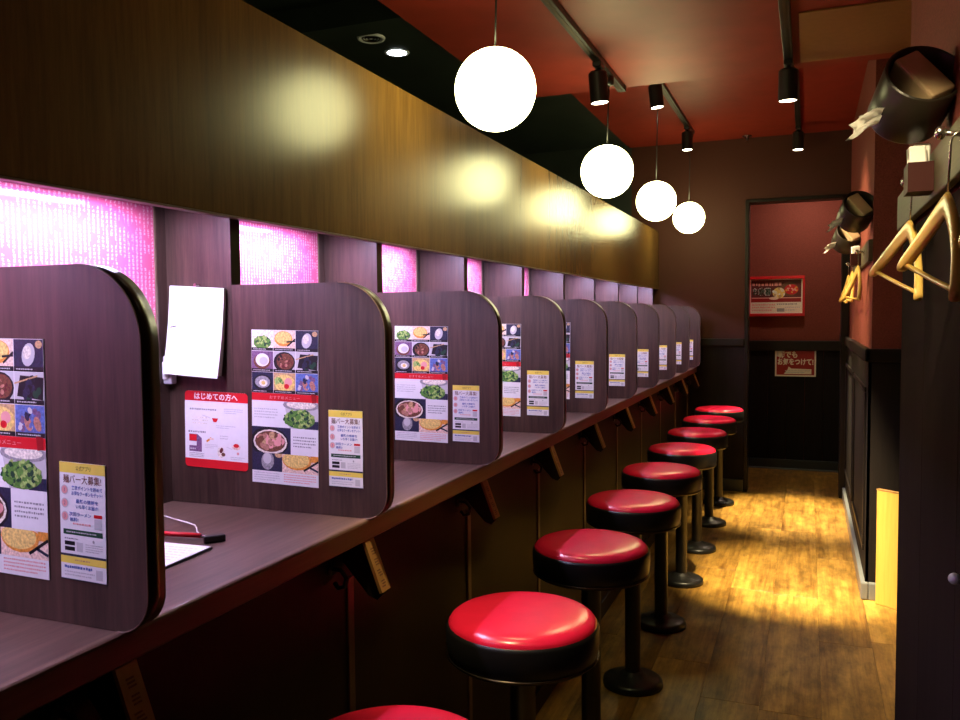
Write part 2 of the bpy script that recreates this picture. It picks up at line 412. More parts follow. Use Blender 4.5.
# right side: far wall block (its near end reads as a column)
rb = boxo('wall_right', XR, 1.4, 4.12, YR+0.06, 0, 2.68, M_REDWALL); struct(rb, 'red right-hand wall and its column end past the coat hangers', 'wall')
chl(boxo('wainscot_board', XR-0.013, XR, 4.107, 7.37, 0.08, 1.085, M_WAINS), rb)
chl(boxo('wainscot_board', XR-0.013, 1.2, 4.107, 4.12, 0.08, 1.085, M_WAINS), rb)
for (a, b_) in ((4.20, 5.2), (5.3, 6.28)):
    for (y0_, y1_, z0_, z1_) in ((a, b_, 0.94, 0.965), (a, b_, 0.2, 0.225), (a, a+0.025, 0.225, 0.94), (b_-0.025, b_, 0.225, 0.94)):
        chl(boxo('panel_moulding', XR-0.022, XR-0.013, y0_, y1_, z0_, z1_, M_RAIL, None, 0.003), rb)
chl(boxo('chair_rail', XR-0.028, XR, 4.092, 7.36, 1.085, 1.145, M_RAIL, None, 0.008), rb)
chl(boxo('chair_rail', XR-0.028, 1.2, 4.092, 4.12, 1.085, 1.145, M_RAIL, None, 0.008), rb)
o = boxo('baseboard_right', XR-0.032, XR, 4.088, 6.32, 0, 0.08, M_BASEB, None, 0.006); struct(o, 'grey baseboard along the right-hand wall beside the lit floor', 'baseboard')
boxo('end_piece', XR, 1.2, 4.088, 4.12, 0, 0.08, M_BASEB, None, 0.006); chl(bpy.data.objects['end_piece'], o)
# near right wall
XN = 0.265
nw = boxo('wall_right_near', XN, 0.42, Y0, 2.70, 0, ZA, M_REDWALL); struct(nw, 'near right wall, dark boarding below the coat rail', 'wall')
for i in range(8):
    ya = 2.704-(i+1)*0.5; yb = ya+0.497
    chl(boxo('wainscot_board', XN-0.010, XN+0.001, max(ya, Y0), yb, 0.0, 1.53, M_NEARB, None, 0.002), nw)
chl(boxo('wainscot_board', XN-0.010, 0.42, 2.70, 2.71, 0, 1.53, M_NEARB), nw)
o = boxo('wall_side_passage', 1.4, 1.45, Y0, YR, 0, 2.7, M_DARKWALL); struct(o, 'dark maroon wall of the side passage on the right', 'wall')

# wall under the counter
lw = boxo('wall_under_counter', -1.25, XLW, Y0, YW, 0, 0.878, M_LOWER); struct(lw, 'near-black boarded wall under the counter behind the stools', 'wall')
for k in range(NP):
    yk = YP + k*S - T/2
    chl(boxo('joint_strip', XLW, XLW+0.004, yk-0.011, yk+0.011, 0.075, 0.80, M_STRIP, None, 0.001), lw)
o = boxo('baseboard_left', XLW, XLW+0.012, Y0, YW-0.03, 0, 0.07, M_RAIL, None, 0.003); struct(o, 'black kick board at the foot of the counter wall', 'baseboard')
# booth back wall
bw = boxo('wall_booth_back', -1.27, XB, Y0, YW, 0.884, 1.58, M_PANEL); struct(bw, 'dark wood back wall of the dining booths', 'wall')

# ================================================================== COUNTER AND FASCIA
ct = thing('counter', 'long dark wood counter running past all the booths', 'counter', (-1.0, 2.5, 0.884))
bm = bmesh.new(); box(bm, XB+1.0, XCF-0.012+1.0, Y0-2.5, YW-2.5, 0.0, ZCT-0.884); mesh_obj('worktop', bm, M_COUNTER, ct)
bm = bmesh.new(); xa, xb, hh = XCF-0.0119+1.0, XCF+1.0, ZCT-0.884+0.0003
prism_y(bm, [(xa, -0.004), (xb-0.003, -0.004), (xb, -0.001), (xb, hh-0.006), (xb-0.0012, hh-0.0025), (xb-0.0035, hh-0.0006), (xb-0.006, hh), (xa, hh)], Y0-2.5, YW-2.5); mesh_obj('nosing', bm, M_NOSE, ct)
fa = thing('fascia_panel', 'long wooden fascia hung above the booths, reflecting the globe lamps', 'fascia', (XF-0.01, 2.5, ZFB))
bm = bmesh.new(); box(bm, -0.01, 0.01, Y0-2.5, YW-2.5-0.002, 0.003, ZFT-ZFB, 0.0015, 1); mesh_obj('board', bm, M_FASCIA, fa)
bm = bmesh.new(); box(bm, -0.0105, 0.0108, Y0-2.5, YW-2.5-0.002, -0.001, 0.003, 0.0008, 1); mesh_obj('bottom_edging', bm, M_STRIP, fa)
bm = bmesh.new(); box(bm, XB-XF+0.013, -0.01, Y0-2.5, YW-2.5-0.002, 0.0595, 0.075); mesh_obj('booth_lid', bm, M_PANEL, fa)

# ================================================================== PARTITIONS
def partition_mesh():
    # origin: near-face plane Y=0, local X relative to front edge 0, Z rel. to counter top
    xr = XTP - XPF
    ht = 1.369 - ZCT; R1, R2 = 0.098, 0.048
    pts = [(xr, 0.0006), (-R2, 0.0006)]
    for i in range(1, 9):
        a = -PI/2 + PI/2*i/8; pts.append((-R2+R2*math.cos(a), R2+R2*math.sin(a)))
    for i in range(0, 15):
        a = PI/2*i/14; pts.append((-R1+R1*math.cos(a), ht-R1+R1*math.sin(a)))
    pts.append((xr, ht))
    bm = bmesh.new()
    na, nb, sd = prism_y(bm, pts, 0.0, T)
    bmesh.ops.recalc_face_normals(bm, faces=bm.faces)
    for f in sd[1:-1]: f.material_index = 1; f.smooth = True
    me = bpy.data.meshes.new('front_board'); bm.to_mesh(me); bm.free(); me.materials.append(M_PANEL); me.materials.append(M_EDGE)
    bm = bmesh.new()
    a, b_, sd = prism_y(bm, [(XB+0.001-XPF, 0.0006), (xr-0.0006, 0.0006), (xr-0.0006, 1.559-ZCT), (XB+0.001-XPF, 1.559-ZCT)], 0.0, T)
    bmesh.ops.recalc_face_normals(bm, faces=bm.faces); sd[1].material_index = 1
    m2 = bpy.data.meshes.new('rear_board'); bm.to_mesh(m2); bm.free(); m2.materials.append(M_PANEL); m2.materials.append(M_EDGE)
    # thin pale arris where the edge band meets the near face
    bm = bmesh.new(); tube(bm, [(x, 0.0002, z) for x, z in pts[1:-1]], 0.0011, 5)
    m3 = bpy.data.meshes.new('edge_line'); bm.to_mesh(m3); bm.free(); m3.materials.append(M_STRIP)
    return me, m2, m3
PME = partition_mesh()
def yn(k): return YP + k*S - T
PART_LBL = ['tall rounded wooden booth partition nearest the camera, cut by the left picture edge',
            'rounded wooden booth partition carrying the white paper pad'] + \
           ['rounded wooden booth partition, %s counted from the camera' % ORD[k] for k in range(2, 9)] + ['rounded wooden booth partition farthest from the camera, by the end wall']
for k in range(NP):
    p = thing('booth_partition', PART_LBL[k], 'partition', (XPF, yn(k), ZCT), 0, 'booth partitions')
    link('front_board', PME[0], p); link('rear_board', PME[1], p); link('edge_line', PME[2], p)

# red printed sheets and LED bars at the back of each booth
for k in range(-1, NP-1):
    ya, yb = YP + k*S, yn(k+1)
    if k < 0: lab = 'booth before the nearest partition'
    else: lab = '%s booth from the camera' % ORD[k]
    sh = thing('printed_wall_sheet', 'red sheet of tiny white writing in the '+lab, 'wall sheet', (XB, (ya+yb)/2, 0.96), 0, 'red printed sheets in the booths')
    h = (yb-ya)/2
    bm = bmesh.new(); box(bm, 0.0, 0.003, -h+0.01, h-0.036, 0.0, 0.590); mesh_obj('sheet', bm, M_SHEET, sh)
    bm = bmesh.new(); box(bm, 0.0, 0.005, h-0.036, h-0.031, 0.0, 0.590); mesh_obj('edging', bm, M_STRIP, sh)
    ld = thing('led_bar', 'violet-white LED bar in the '+lab, 'LED bar', (-1.138, ya+0.275, 1.530), 0, 'LED bars in the booths')
    bm = bmesh.new(); box(bm, -0.019, 0.019, -0.170, 0.170, 0.0007, 0.029); mesh_obj('housing', bm, M_PALE, ld)
    bm = bmesh.new(); box(bm, -0.016, 0.016, -0.165, 0.165, 0.0003, 0.0006); mesh_obj('diffuser', bm, M_LED, ld)

# ================================================================== PRINTED MATTER ON THE PARTITIONS
def menu_poster_mesh():
    W, H = 0.154, 0.304
    p = Print(); p.rect(-W/2, 0, W/2, H, 'white', 0)
    cw, ch = W/3, 0.0415; top = H
    def cell(c, r): x0 = -W/2+c*cw; z1 = top-r*ch; return (x0+0.0005, z1-ch+0.0005, x0+cw-0.0005, z1-0.0005)
    bg = [['cream', 'peach', 'navy'], ['plum', 'lgrey', 'lgrey'], ['navy', 'tan', 'blue']]
    for r in range(3):
        for c_ in range(3):
            q = cell(c_, r); p.rect(*q, bg[r][c_], 1); cx, cz = (q[0]+q[2])/2, (q[1]+q[3])/2
            p.rect(q[0], q[1], q[2], q[1]+0.006, 'black', 3); p.fake(q[0]+.004, q[1]+.001, q[2]-.004, q[1]+.005, 1, 'lgrey', 4, r*3+c_)
            s = (r, c_)
            if s == (0, 0):
                p.ell(cx, cz+.010, .022, .010, 'cream', 2, clip=q); p.ell(cx, cz-.004, .021, .013, 'green', 2.1, clip=q); p.bits(cx, cz-.003, .019, .012, ['green', 'lime', 'lime', 'dkgreen'], 2.2, 40, .0030, q, 1)
            if s == (0, 1):
                p.ell(cx-.002, cz+.004, .021, .015, 'orange', 2, clip=q); p.ell(cx-.002, cz+.006, .019, .012, 'noodle', 2.1, clip=q); p.line(q[2]-.018, q[1]+.010, q[2], q[1]+.024, .003, 'black', 2.5); p.line(q[2]-.020, q[1]+.018, q[2], q[1]+.020, .003, 'black', 2.6)
            if s == (0, 2):
                p.ell(cx, cz+.001, .011, .015, 'lgrey', 2, rot=-.3); p.ell(cx-.002, cz+.004, .007, .009, 'cream', 2.1, rot=-.3); p.ell(cx+.018, cz+.014, .006, .005, 'tan', 2.1, clip=q)
            if s == (1, 0):
                p.ell(cx-.001, cz, .020, .015, 'brown', 2, clip=q); p.ell(cx, cz+.003, .016, .013, 'white', 2.1, clip=q); p.ell(cx+.003, cz+.001, .010, .008, 'lgrey', 2.2)
            if s == (1, 1):
                p.ell(cx, cz, .025, .020, 'black', 2, clip=q); p.ell(cx+.002, cz+.001, .020, .016, 'brown', 2.1, clip=q); p.bits(cx+.002, cz+.002, .016, .012, ['brown', 'maroon', 'meat', 'black'], 2.2, 24, .004, q, 2)
            if s == (1, 2):
                p.poly([(q[0]+.004, q[1]+.010), (q[2]-.002, q[1]+.006), (q[2], q[3]-.006), (q[0]+.010, q[3]-.004)], 'black', 2); p.bits(cx+.002, cz, .016, .012, ['black', 'navy', 'dkgreen'], 2.2, 22, .006, q, 3); p.line(q[0], q[1]+.026, q[2]-.010, q[3]-.004, .002, 'tan', 2.9)
            if s == (2, 0):
                p.ell(cx, cz, .022, .016, 'black', 2, clip=q); p.ell(cx, cz+.001, .018, .012, 'grey', 2.1, clip=q); p.ell(cx+.002, cz-.001, .010, .007, 'cream', 2.2); p.ell(cx+.002, cz-.001, .005, .004, 'noodle', 2.3)
            if s == (2, 1):
                p.ell(cx, cz, .024, .017, 'noodle', 2, clip=q); p.bits(cx-.012, cz+.004, .008, .008, ['green', 'lime'], 2.2, 14, .0036, q, 4); p.ell(cx+.009, cz+.003, .009, .008, 'pink', 2.3); p.ell(cx+.005, cz-.006, .006, .005, 'red', 2.4)
            if s == (2, 2):
                p.bits(cx, cz, .022, .015, ['plum', 'navy', 'lgrey', 'blue'], 2, 22, .005, q, 5); p.ell(cx-.003, cz-.003, .006, .010, 'meat', 2.9, rot=.4); p.ell(cx+.013, cz-.003, .006, .010, 'meat', 2.95, rot=.4)
    z = H-3*ch
    p.rect(-W/2, z-.015, W/2, z, 'red', 1); p.text('おすすめメニュー', 0, z-.0078, .0078, 'pink', 2, .07)
    p.poly([(W/2-.016, z+.003), (W/2-.004, z+.001), (W/2-.004, z-.014), (W/2-.014, z-.016)], 'dkred', 3)
    z -= .015   # spring onion row
    p.rect(-.008, z-.052, W/2, z, 'lgrey', 1); q = (-.008, z-.052, W/2, z)
    p.poly([(-.008, z-.052), (.012, z-.052), (-.002, z), (-.008, z)], 'white', 1.4)
    p.ell(.038, z-.006, .042, .011, 'grey', 1.5, clip=q); p.ell(.038, z-.005, .034, .008, 'cream', 1.6, clip=q)
    p.rect(.046, z-.052, W/2, z-.036, 'navy', 1.55)
    p.ell(.034, z-.034, .036, .018, 'green', 2, clip=q); p.bits(.034, z-.032, .034, .017, ['green', 'lime', 'lime', 'dkgreen', 'green'], 2.2, 110, .0042, q, 6)
    p.fake(-W/2+.006, z-.036, -.016, z-.014, 4, 'lgrey', 2, 3)
    z -= .052   # pork row
    q = (-W/2, z-.052, .014, z); p.rect(*q, 'navy', 1); p.rect(.014, z-.052, W/2, z, 'white', 1)
    p.ell(-.036, z-.030, .046, .030, 'black', 1.5, clip=q); p.ell(-.034, z-.030, .040, .025, 'cream', 1.6, clip=q); p.ell(-.034, z-.029, .036, .021, 'brown', 1.7, clip=q)
    p.bits(-.033, z-.027, .028, .015, ['meat', 'pink', 'meat', 'brown', 'tan'], 2, 42, .0075, q, 7)
    p.fake(.020, z-.038, W/2-.006, z-.014, 4, 'grey', 2, 4)
    z -= .052
    q = (-W/2, z-.036, -.006, z); p.rect(*q, 'navy', 1); p.rect(-.006, z-.036, W/2, z, 'peach', 1)
    p.ell(-.040, z-.016, .015, .018, 'grey', 2, rot=-.2, clip=q); p.ell(-.041, z-.011, .010, .011, 'lgrey', 2.1, clip=q); p.ell(-.014, z-.002, .009, .006, 'tan', 2.2, clip=q)
    q2 = (-.006, z-.036, W/2, z); p.ell(.028, z-.010, .034, .020, 'orange', 2, clip=q2); p.ell(.026, z-.009, .031, .017, 'noodle', 2.1, clip=q2)
    p.rect(.060, z-.012, W/2, z, 'orange', 2.2); p.line(.044, z-.030, W/2, z-.010, .004, 'black', 2.6); p.line(.056, z-.022, W/2, z-.030, .004, 'navy', 2.6)
    z -= .036
    p.fake(-W/2+.005, .004, -.012, z-.002, 4, 'lgrey', 2, 5); p.fake(-.002, .004, W/2-.005, z-.002, 4, 'pink', 2, 6)
    return p.mesh('menu_print')
def flyer_mesh():
    W, H = 0.074, 0.147
    p = Print(); p.rect(-W/2, 0, W/2, H, 'white', 0)
    p.rect(-W/2, .0295, W/2, .0325, 'navy', 1); p.rect(-W/2, 0, W/2, .001, 'navy', 1)
    p.rect(-W/2, H-.013, W/2, H, 'yellow', 1); p.text('公式アプリ', .002, H-.0065, .0062, 'black', 2, .024)
    p.text('麺バー大募集!', 0, H-.0205, .0115, 'brown', 2, .062, .00006)
    for i, (a, b_) in enumerate((('来店ポイントを貯めて', 'お得なクーポンをゲット!'), ('最新の情報を', 'いち早くお届け!'), ('次回ラーメン', '無料!'))):
        z = H-.0345-i*.0165
        p.ell(-.0290, z, .0058, .0062, 'lgrey', 2); p.ell(-.0290, z, .0046, .0050, 'pink', 2.2); p.text('123'[i], -.029, z, .0068, 'plum', 3)
        wa = .050 if i == 0 else .036; cx = .0075 if i < 2 else -.004
        p.text(a, cx, z+.0034, .0056, 'blue', 2, wa, .0001); p.text(b_, cx if i < 2 else -.014, z-.0034, .0056, 'blue', 2, wa if i < 2 else .014, .0001)
    p.rect(.0185, H-.066, .0315, H-.062, 'red', 2)     # small red tab (the code below it is left out)
    p.rect(.0190, H-.080, .0310, H-.0675, 'lgrey', 2)
    p.fake(-.016, H-.0785, .016, H-.0735, 1, 'pink', 2, 3)
    p.rect(-W/2+.005, .0570, W/2-.005, .0635, 'dkgreen', 2); p.fake(-W/2+.010, .0585, W/2-.010, .062, 1, 'lgrey', 3, 4)
    p.fake(-.030, .0500, -.002, .0535, 1, 'grey', 2, 5)
    p.rect(-.030, .0435, -.0135, .0485, 'black', 2); p.rect(-.030, .0365, -.0135, .0415, 'black', 2)
    p.rect(-.0105, .0365, -.0005, .0480, 'lgrey', 2)
    p.ell(.017, .0510, .0015, .0020, 'grey', 2); p.fake(.004, .0365, .032, .0480, 4, 'lgrey', 2, 6)
    p.rect(-W/2, .0205, W/2, .0295, 'yellow', 1); p.fake(-.014, .0230, .014, .0275, 1, 'tan', 2, 7)
    p.fake(-.031, .0135, .018, .0185, 1, 'blue', 2, 8, .8); p.fake(-.031, .004, .018, .0120, 2, 'lgrey', 2, 9); p.rect(.0205, .004, .0310, .0165, 'lgrey', 2)
    return p.mesh('flyer_print')
def sheet_back(name, W, H, mat, th=0.0012):
    bm = bmesh.new(); box(bm, -W/2, W/2, 0.0001, th, 0, H); me = bpy.data.meshes.new(name)
    bmesh.ops.recalc_face_normals(bm, faces=bm.faces); bm.to_mesh(me); bm.free(); me.materials.append(mat); return me
MENU, MENUB = menu_poster_mesh(), sheet_back('sheet', 0.154, 0.304, M_PAPER)
FLY, FLYB = flyer_mesh(), sheet_back('sheet', 0.074, 0.147, M_PAPER)
SC_ = yn(1)/1.3491
def on_part(X, Z): return X*SC_, ZC+(Z-ZC)*SC_
for k in range(NP):
    where = ['the nearest partition', 'the partition with the white paper pad'][k] if k < 2 else 'the %s partition from the camera' % ORD[k] if k < 9 else 'the last partition by the end wall'
    x, z = on_part(-0.944, 0.977)
    jit = random.Random(k).uniform(-.004, .004) if k else -0.012
    m = thing('menu_poster', 'tall food photo menu poster with red band on '+where, 'poster', (x+jit, yn(k)-0.0013, z), 0, 'food photo menu posters')
    m.rotation_euler = (0, 0.012*(1 if k != 1 else 1.6), 0)
    link('sheet', MENUB, m); link('print', MENU, m)
    x, z = on_part(-0.811, 0.981)
    f = thing('app_flyer', 'small white and yellow notice on '+where, 'notice', (x-jit*.5 if k else x-0.011, yn(k)-0.0013, z), 0, 'small white and yellow notices')
    f.rotation_euler = (0, 0.02*(1 if k == 0 else 0.4), 0)
    link('sheet', FLYB, f); link('print', FLY, f)

# first-time guide on the second partition
def guide_mesh():
    W, H = 0.157, 0.157; p = Print(); r = .008
    def rr(x0, z0, x1, z1, key, layer, top, bot):
        pts = []
        for cx, cz, a0, on in ((x1-r, z1-r, 0, top), (x0+r, z1-r, 90, top), (x0+r, z0+r, 180, bot), (x1-r, z0+r, 270, bot)):
            if on: pts += [(cx+r*math.cos(math.radians(a0+a)), cz+r*math.sin(math.radians(a0+a))) for a in (0, 22, 45, 68, 90)]
            else: pts.append((cx+(r if a0 in (0, 270) else -r), cz+(r if a0 < 180 else -r)))
        p.poly(pts, key, layer)
    rr(-W/2, H-.020, W/2, H, 'red', 1, True, False); rr(-W/2, 0, W/2, .0175, 'red', 1, False, True)
    p.rect(-W/2, .0175, W/2, H-.020, 'white', 1)
    p.text('はじめての方へ', 0, H-.0100, .0150, 'white', 2, .108, .0004)
    p.fake(-.066, .117, .004, .123, 1, 'grey', 2, 1, .7); p.fake(.020, .113, .066, .125, 3, 'lgrey', 2, 2); p.fake(-.060, .088, -.020, .106, 3, 'cream', 2, 3)
    p.poly([(-.010, .103), (.006, .103), (.001, .095), (-.006, .095)], 'red', 2); p.line(-.034, .108, -.014, .103, .0012, 'lgrey', 2)
    p.fake(.000, .082, .048, .090, 2, 'lgrey', 2, 4); p.fake(-.070, .070, -.014, .076, 1, 'grey', 2, 5, .7)
    p.poly([(-.068, .032), (-.036, .032), (-.036, .060), (-.047, .068), (-.068, .068)], 'plum', 2); p.rect(-.068, .054, -.049, .067, 'red', 3); p.rect(-.068, .044, -.049, .053, 'white', 3); p.fake(-.066, .034, -.046, .041, 1, 'lgrey', 3, 6)
    p.fake(-.068, .020, -.030, .030, 3, 'grey', 2, 7)
    p.line(-.024, .054, -.012, .062, .004, 'orange', 2); p.line(-.018, .060, -.006, .060, .003, 'peach', 2.1); p.fake(-.028, .040, .004, .050, 3, 'lgrey', 2, 8)
    p.fake(.010, .060, .030, .070, 2, 'lgrey', 2, 9); p.ell(.013, .038, .004, .006, 'maroon', 2, rot=-.5); p.ell(.018, .030, .005, .004, 'brown', 2.1); p.ell(.012, .034, .009, .011, 'cream', 1.5)
    p.ell(.050, .050, .007, .004, 'red', 2); p.ell(.050, .047, .010, .006, 'peach', 1.5); p.ell(.054, .034, .003, .003, 'pink', 2); p.fake(.036, .020, .070, .028, 2, 'lgrey', 2, 10)
    p.line(.026, .046, .040, .042, .001, 'lgrey', 2)
    return p.mesh('guide_print')
x, z = on_part(-1.111, 0.999)
g = thing('guide_notice', 'square red and white first-visit guide stuck below the white paper pad', 'notice', (x, yn(1)-0.0013, z))
g.rotation_euler = (0, 0.02, 0)
link('sheet', sheet_back('sheet', 0.142, 0.157, M_PAPER), g); link('print', guide_mesh(), g)

# paper pad hanging on the second partition
x, z = on_part(-1.1415, 1.366)
pd = thing('paper_pad', 'blank white paper pad pinned to a booth partition', 'paper pad', (x, yn(1)-0.001, z))
pd.rotation_euler = (0, 0.06, 0)
def pad_sheet(w, h, off, curl, th):
    bm = bmesh.new(); n = 14; A = []; B = []
    for i in range(n+1):
        t = i/n; zz = -h*t; yy = -off - curl*(t**2.4); A.append(yy); 
    rows = []
    for i in range(n+1):
        t = i/n; zz = -h*t
        rows.append([bm.verts.new((-w/2, A[i]-0.002*t, zz)), bm.verts.new((w/2, A[i], zz)), bm.verts.new((w/2, A[i]-th, zz)), bm.verts.new((-w/2, A[i]-0.002*t-th, zz))])
    for a, b_ in zip(rows, rows[1:]):
        for i in range(4): bm.faces.new((a[i], a[(i+1) % 4], b_[(i+1) % 4], b_[i]))
    bm.faces.new(rows[0]); bm.faces.new(rows[-1][::-1]); return bm
mesh_obj('page_block', pad_sheet(0.132, 0.176, 0.0, 0.008, 0.009), M_PAPER, pd)
mesh_obj('top_sheet', pad_sheet(0.136, 0.180, 0.0094, 0.014, 0.0006), M_PAPER, pd)
bm = bmesh.new(); tube(bm, [(0, 0, 0.004), (0, -0.013, 0.004)], 0.0022, 8); tube(bm, [(0, -0.013, 0.004), (0, -0.015, 0.004)], [0.004, 0.0036], 10); mesh_obj('pin', bm, M_CHROME, pd)
p_ = Print(); p_.rect(-.0085, -.0011, .0085, .0011, 'black', 0); o = link('pen_mark', p_.mesh('pen_mark'), pd, (-0.053, -0.0137, -0.083), (0, -0.22, 0))

# pale box on the second partition's rear board
x, z = on_part(-1.226, 1.169)
cb_ = thing('wall_switch_box', 'small pale grey box mounted beside the hanging white paper pad', 'switch box', (x, yn(1), z))
bm = bmesh.new(); box(bm, -0.013, 0.020, -0.016, 0, 0, 0.058, 0.003, 2); mesh_obj('body', bm, M_PALE, cb_)
bm = bmesh.new(); box(bm, -0.008, 0.012, -0.019, -0.0155, 0.010, 0.046, 0.0015, 2); mesh_obj('button', bm, M_PAPER, cb_)

# order sheet, pen and cord on the counter of the first booth
os_ = thing('order_sheet', 'white order sheet on a thin black board lying on the counter', 'order sheet', (-0.978, 0.998, ZCT), 0.06)
bm = bmesh.new(); box(bm, -0.070, 0.072, -0.105, 0.090, 0.0005, 0.0035, 0.0008, 1); mesh_obj('board', bm, M_BLACK, os_)
bm = bmesh.new(); box(bm, -0.069, 0.070, -0.104, 0.088, 0.0037, 0.0047); mesh_obj('paper', bm, M_PAPER, os_)
p_ = Print(); p_.fake(-.058, -.09, .058, .075, 13, 'lgrey', 0, 12, .3); o = link('print', p_.mesh('order_print'), os_, (0, 0, 0.0049), (-PI/2, 0, 0))
pn = thing('red_pen', 'red pen with black end block and white cord on the counter', 'pen', (-0.99, 1.125, ZCT), 0.14)
bm = bmesh.new(); tube(bm, [(-0.10, 0, 0.0085), (0.024, 0, 0.0085)], 0.0042, 10); mesh_obj('barrel', bm, INK['red'], pn, True)
bm = bmesh.new(); tube(bm, [(0.024, 0, 0.0085), (0.032, -0.002, 0.0085), (0.040, -0.006, 0.0085)], [0.0038, 0.003, 0.0016], 10); mesh_obj('tip', bm, M_CHROME, pn, True)
bm = bmesh.new(); box(bm, -0.018, 0.018, -0.0065, 0.0065, 0, 0.012, 0.002, 2)
bmesh.ops.rotate(bm, verts=bm.verts, cent=(0, 0, 0), matrix=Matrix.Rotation(0.75, 3, 'Z')); mesh_obj('end_block', bm, M_BLACK, pn, loc=(0.052, -0.004, 0.0005))
bm = bmesh.new()
cpts = [(-0.19, 0.165, 0.002), (-0.15, 0.140, 0.003), (-0.10, 0.109, 0.005), (-0.055, 0.080, 0.008), (-0.025, 0.058, 0.010), (-0.006, 0.034, 0.012), (0.010, 0.010, 0.0125), (0.018, 0.002, 0.0125)]
tube(bm, cpts, 0.0013, 6); mesh_obj('cord', bm, M_PAPER, pn, True)

# ================================================================== HOOK TAGS UNDER THE COUNTER
def tag_proto():
    t = thing('bag_hook', 'x', 'bag hook', (XLW, yn(0), 0.76), 0, 'bag hooks under the counter')
    bm = bmesh.new()  # dark wedge bracket
    prism_y(bm, [(0.0, 0.117), (0.045, 0.117), (0.083, 0.020), (0.073, 0.010), (0.055, 0.016), (0.0, 0.075)], -0.006, 0.014)
    mesh_obj('bracket', bm, M_LOWER, t)
    bm = bmesh.new()
    dx, dz = 0.0355, -0.0935; l = math.hypot(dx, dz); nx, nz = -dz/l, dx/l
    a = (0.0465, 0.1185)
    prism_y(bm, [(a[0], a[1]), (a[0]+dx, a[1]+dz), (a[0]+dx+nx*0.006, a[1]+dz+nz*0.006), (a[0]+nx*0.006, a[1]+nz*0.006)], -0.013, 0.021)
    pl = mesh_obj('tag_plate', bm, M_TAG, t)
    bm = bmesh.new(); rn_ = random.Random(5)   # burnt-in signs, too worn to read
    for i in range(4):
        q = 0.16+0.21*i
        for j in range(3):
            s0 = q+0.05*j; y0_ = -0.004+rn_.uniform(-.002, .002)
            cx, cz = a[0]+dx*s0+nx*0.0062, a[1]+dz*s0+nz*0.0062
            ex, ez = cx+dx*0.025, cz+dz*0.025
            vs_ = [bm.verts.new((cx, y0_, cz)), bm.verts.new((cx, y0_+.013, cz)), bm.verts.new((ex, y0_+.013, ez)), bm.verts.new((ex, y0_, ez))]; bm.faces.new(vs_)
    o = mesh_obj('burnt_signs', bm, INK['brown'], pl)
    bm = bmesh.new()
    pts = [(0.0, -0.05, 0.075), (0.022, -0.05, 0.074), (0.034, -0.05, 0.060), (0.030, -0.05, 0.044), (0.016, -0.05, 0.040), (0.008, -0.05, 0.050)]
    tube(bm, pts, 0.0045, 8); tube(bm, [(0, -0.05, 0.075), (0.004, -0.05, 0.075)], 0.014, 14); mesh_obj('hook', bm, M_BLACK, t, True)
    return t
tp = tag_proto()
for k in range(NP):
    lab = 'slanted wooden bag hook tag under the counter, %s from the camera' % ORD[k]
    if k == 0: tp['label'] = 'slanted wooden bag hook tag under the counter, nearest the camera'
    else: copy_tree(tp, (XLW, yn(k), 0.76), lab)

# ================================================================== STOOLS
XS, ZS, DS, YS = -0.5633, 0.6617, 0.3245, 1.6549
def stool_proto():
    t = thing('stool', 'x', 'stool', (XS, YS, 0), 0, 'round red counter stools')
    R = DS/2
    bm = bmesh.new()
    prof = [(0, 0.0215), (R*0.5, 0.0210), (R*0.74, 0.0195), (R*0.85, 0.0170), (R*0.91, 0.0135), (R*0.955, 0.008), (R*0.98, 0.002), (R*0.985, -0.006)]
    lathe(bm, [(r, z+ZS-0.012) for r, z in prof], 56); mesh_obj('seat_cushion', bm, M_REDV, t, True)
    bm = bmesh.new()
    prof = [(R*0.98, 0.002), (R*1.0, -0.001), (R*1.012, -0.006), (R*1.012, -0.040), (R*0.995, -0.060), (R*0.96, -0.072), (R*0.5, -0.074), (0, -0.074)]
    lathe(bm, [(r, z+ZS-0.014) for r, z in prof], 56); mesh_obj('seat_side', bm, M_BLACKV, t, True)
    bm = bmesh.new(); pts = [(R*1.0*math.cos(2*PI*i/56), R*1.0*math.sin(2*PI*i/56), ZS-0.078) for i in range(57)]
    tube(bm, pts, 0.0022, 6, False); mesh_obj('seat_ring', bm, M_DKMETAL, t, True)
    bm = bmesh.new(); lathe(bm, [(0, ZS-0.088), (0.060, ZS-0.089), (0.060, ZS-0.097), (0.036, ZS-0.112), (0.0275, ZS-0.12), (0.0275, 0.030)], 28); mesh_obj('post', bm, M_BLACK, t, True)
    bm = bmesh.new(); lathe(bm, [(0.0276, 0.050), (0.040, 0.044), (0.050, 0.033), (0.090, 0.027), (0.103, 0.020), (0.105, 0.010), (0.105, 0.0006), (0, 0.0006)], 40); mesh_obj('base', bm, M_BLACK, t, True)
    return t
st = stool_proto()
for k in range(9):
    lab = ['red-topped stool cut by the bottom picture edge', 'whole round red-topped stool nearest the camera'][k] if k < 2 else \
          ('round red-topped black stool, %s of the row counted from the camera' % ORD[k] if k < 8 else 'red-topped stool farthest from the camera, in front of the end wall')
    loc = (XS, YS+(k-1)*S, 0)
    if k == 0: st.location = loc; st['label'] = lab
    else: copy_tree(st, loc, lab)

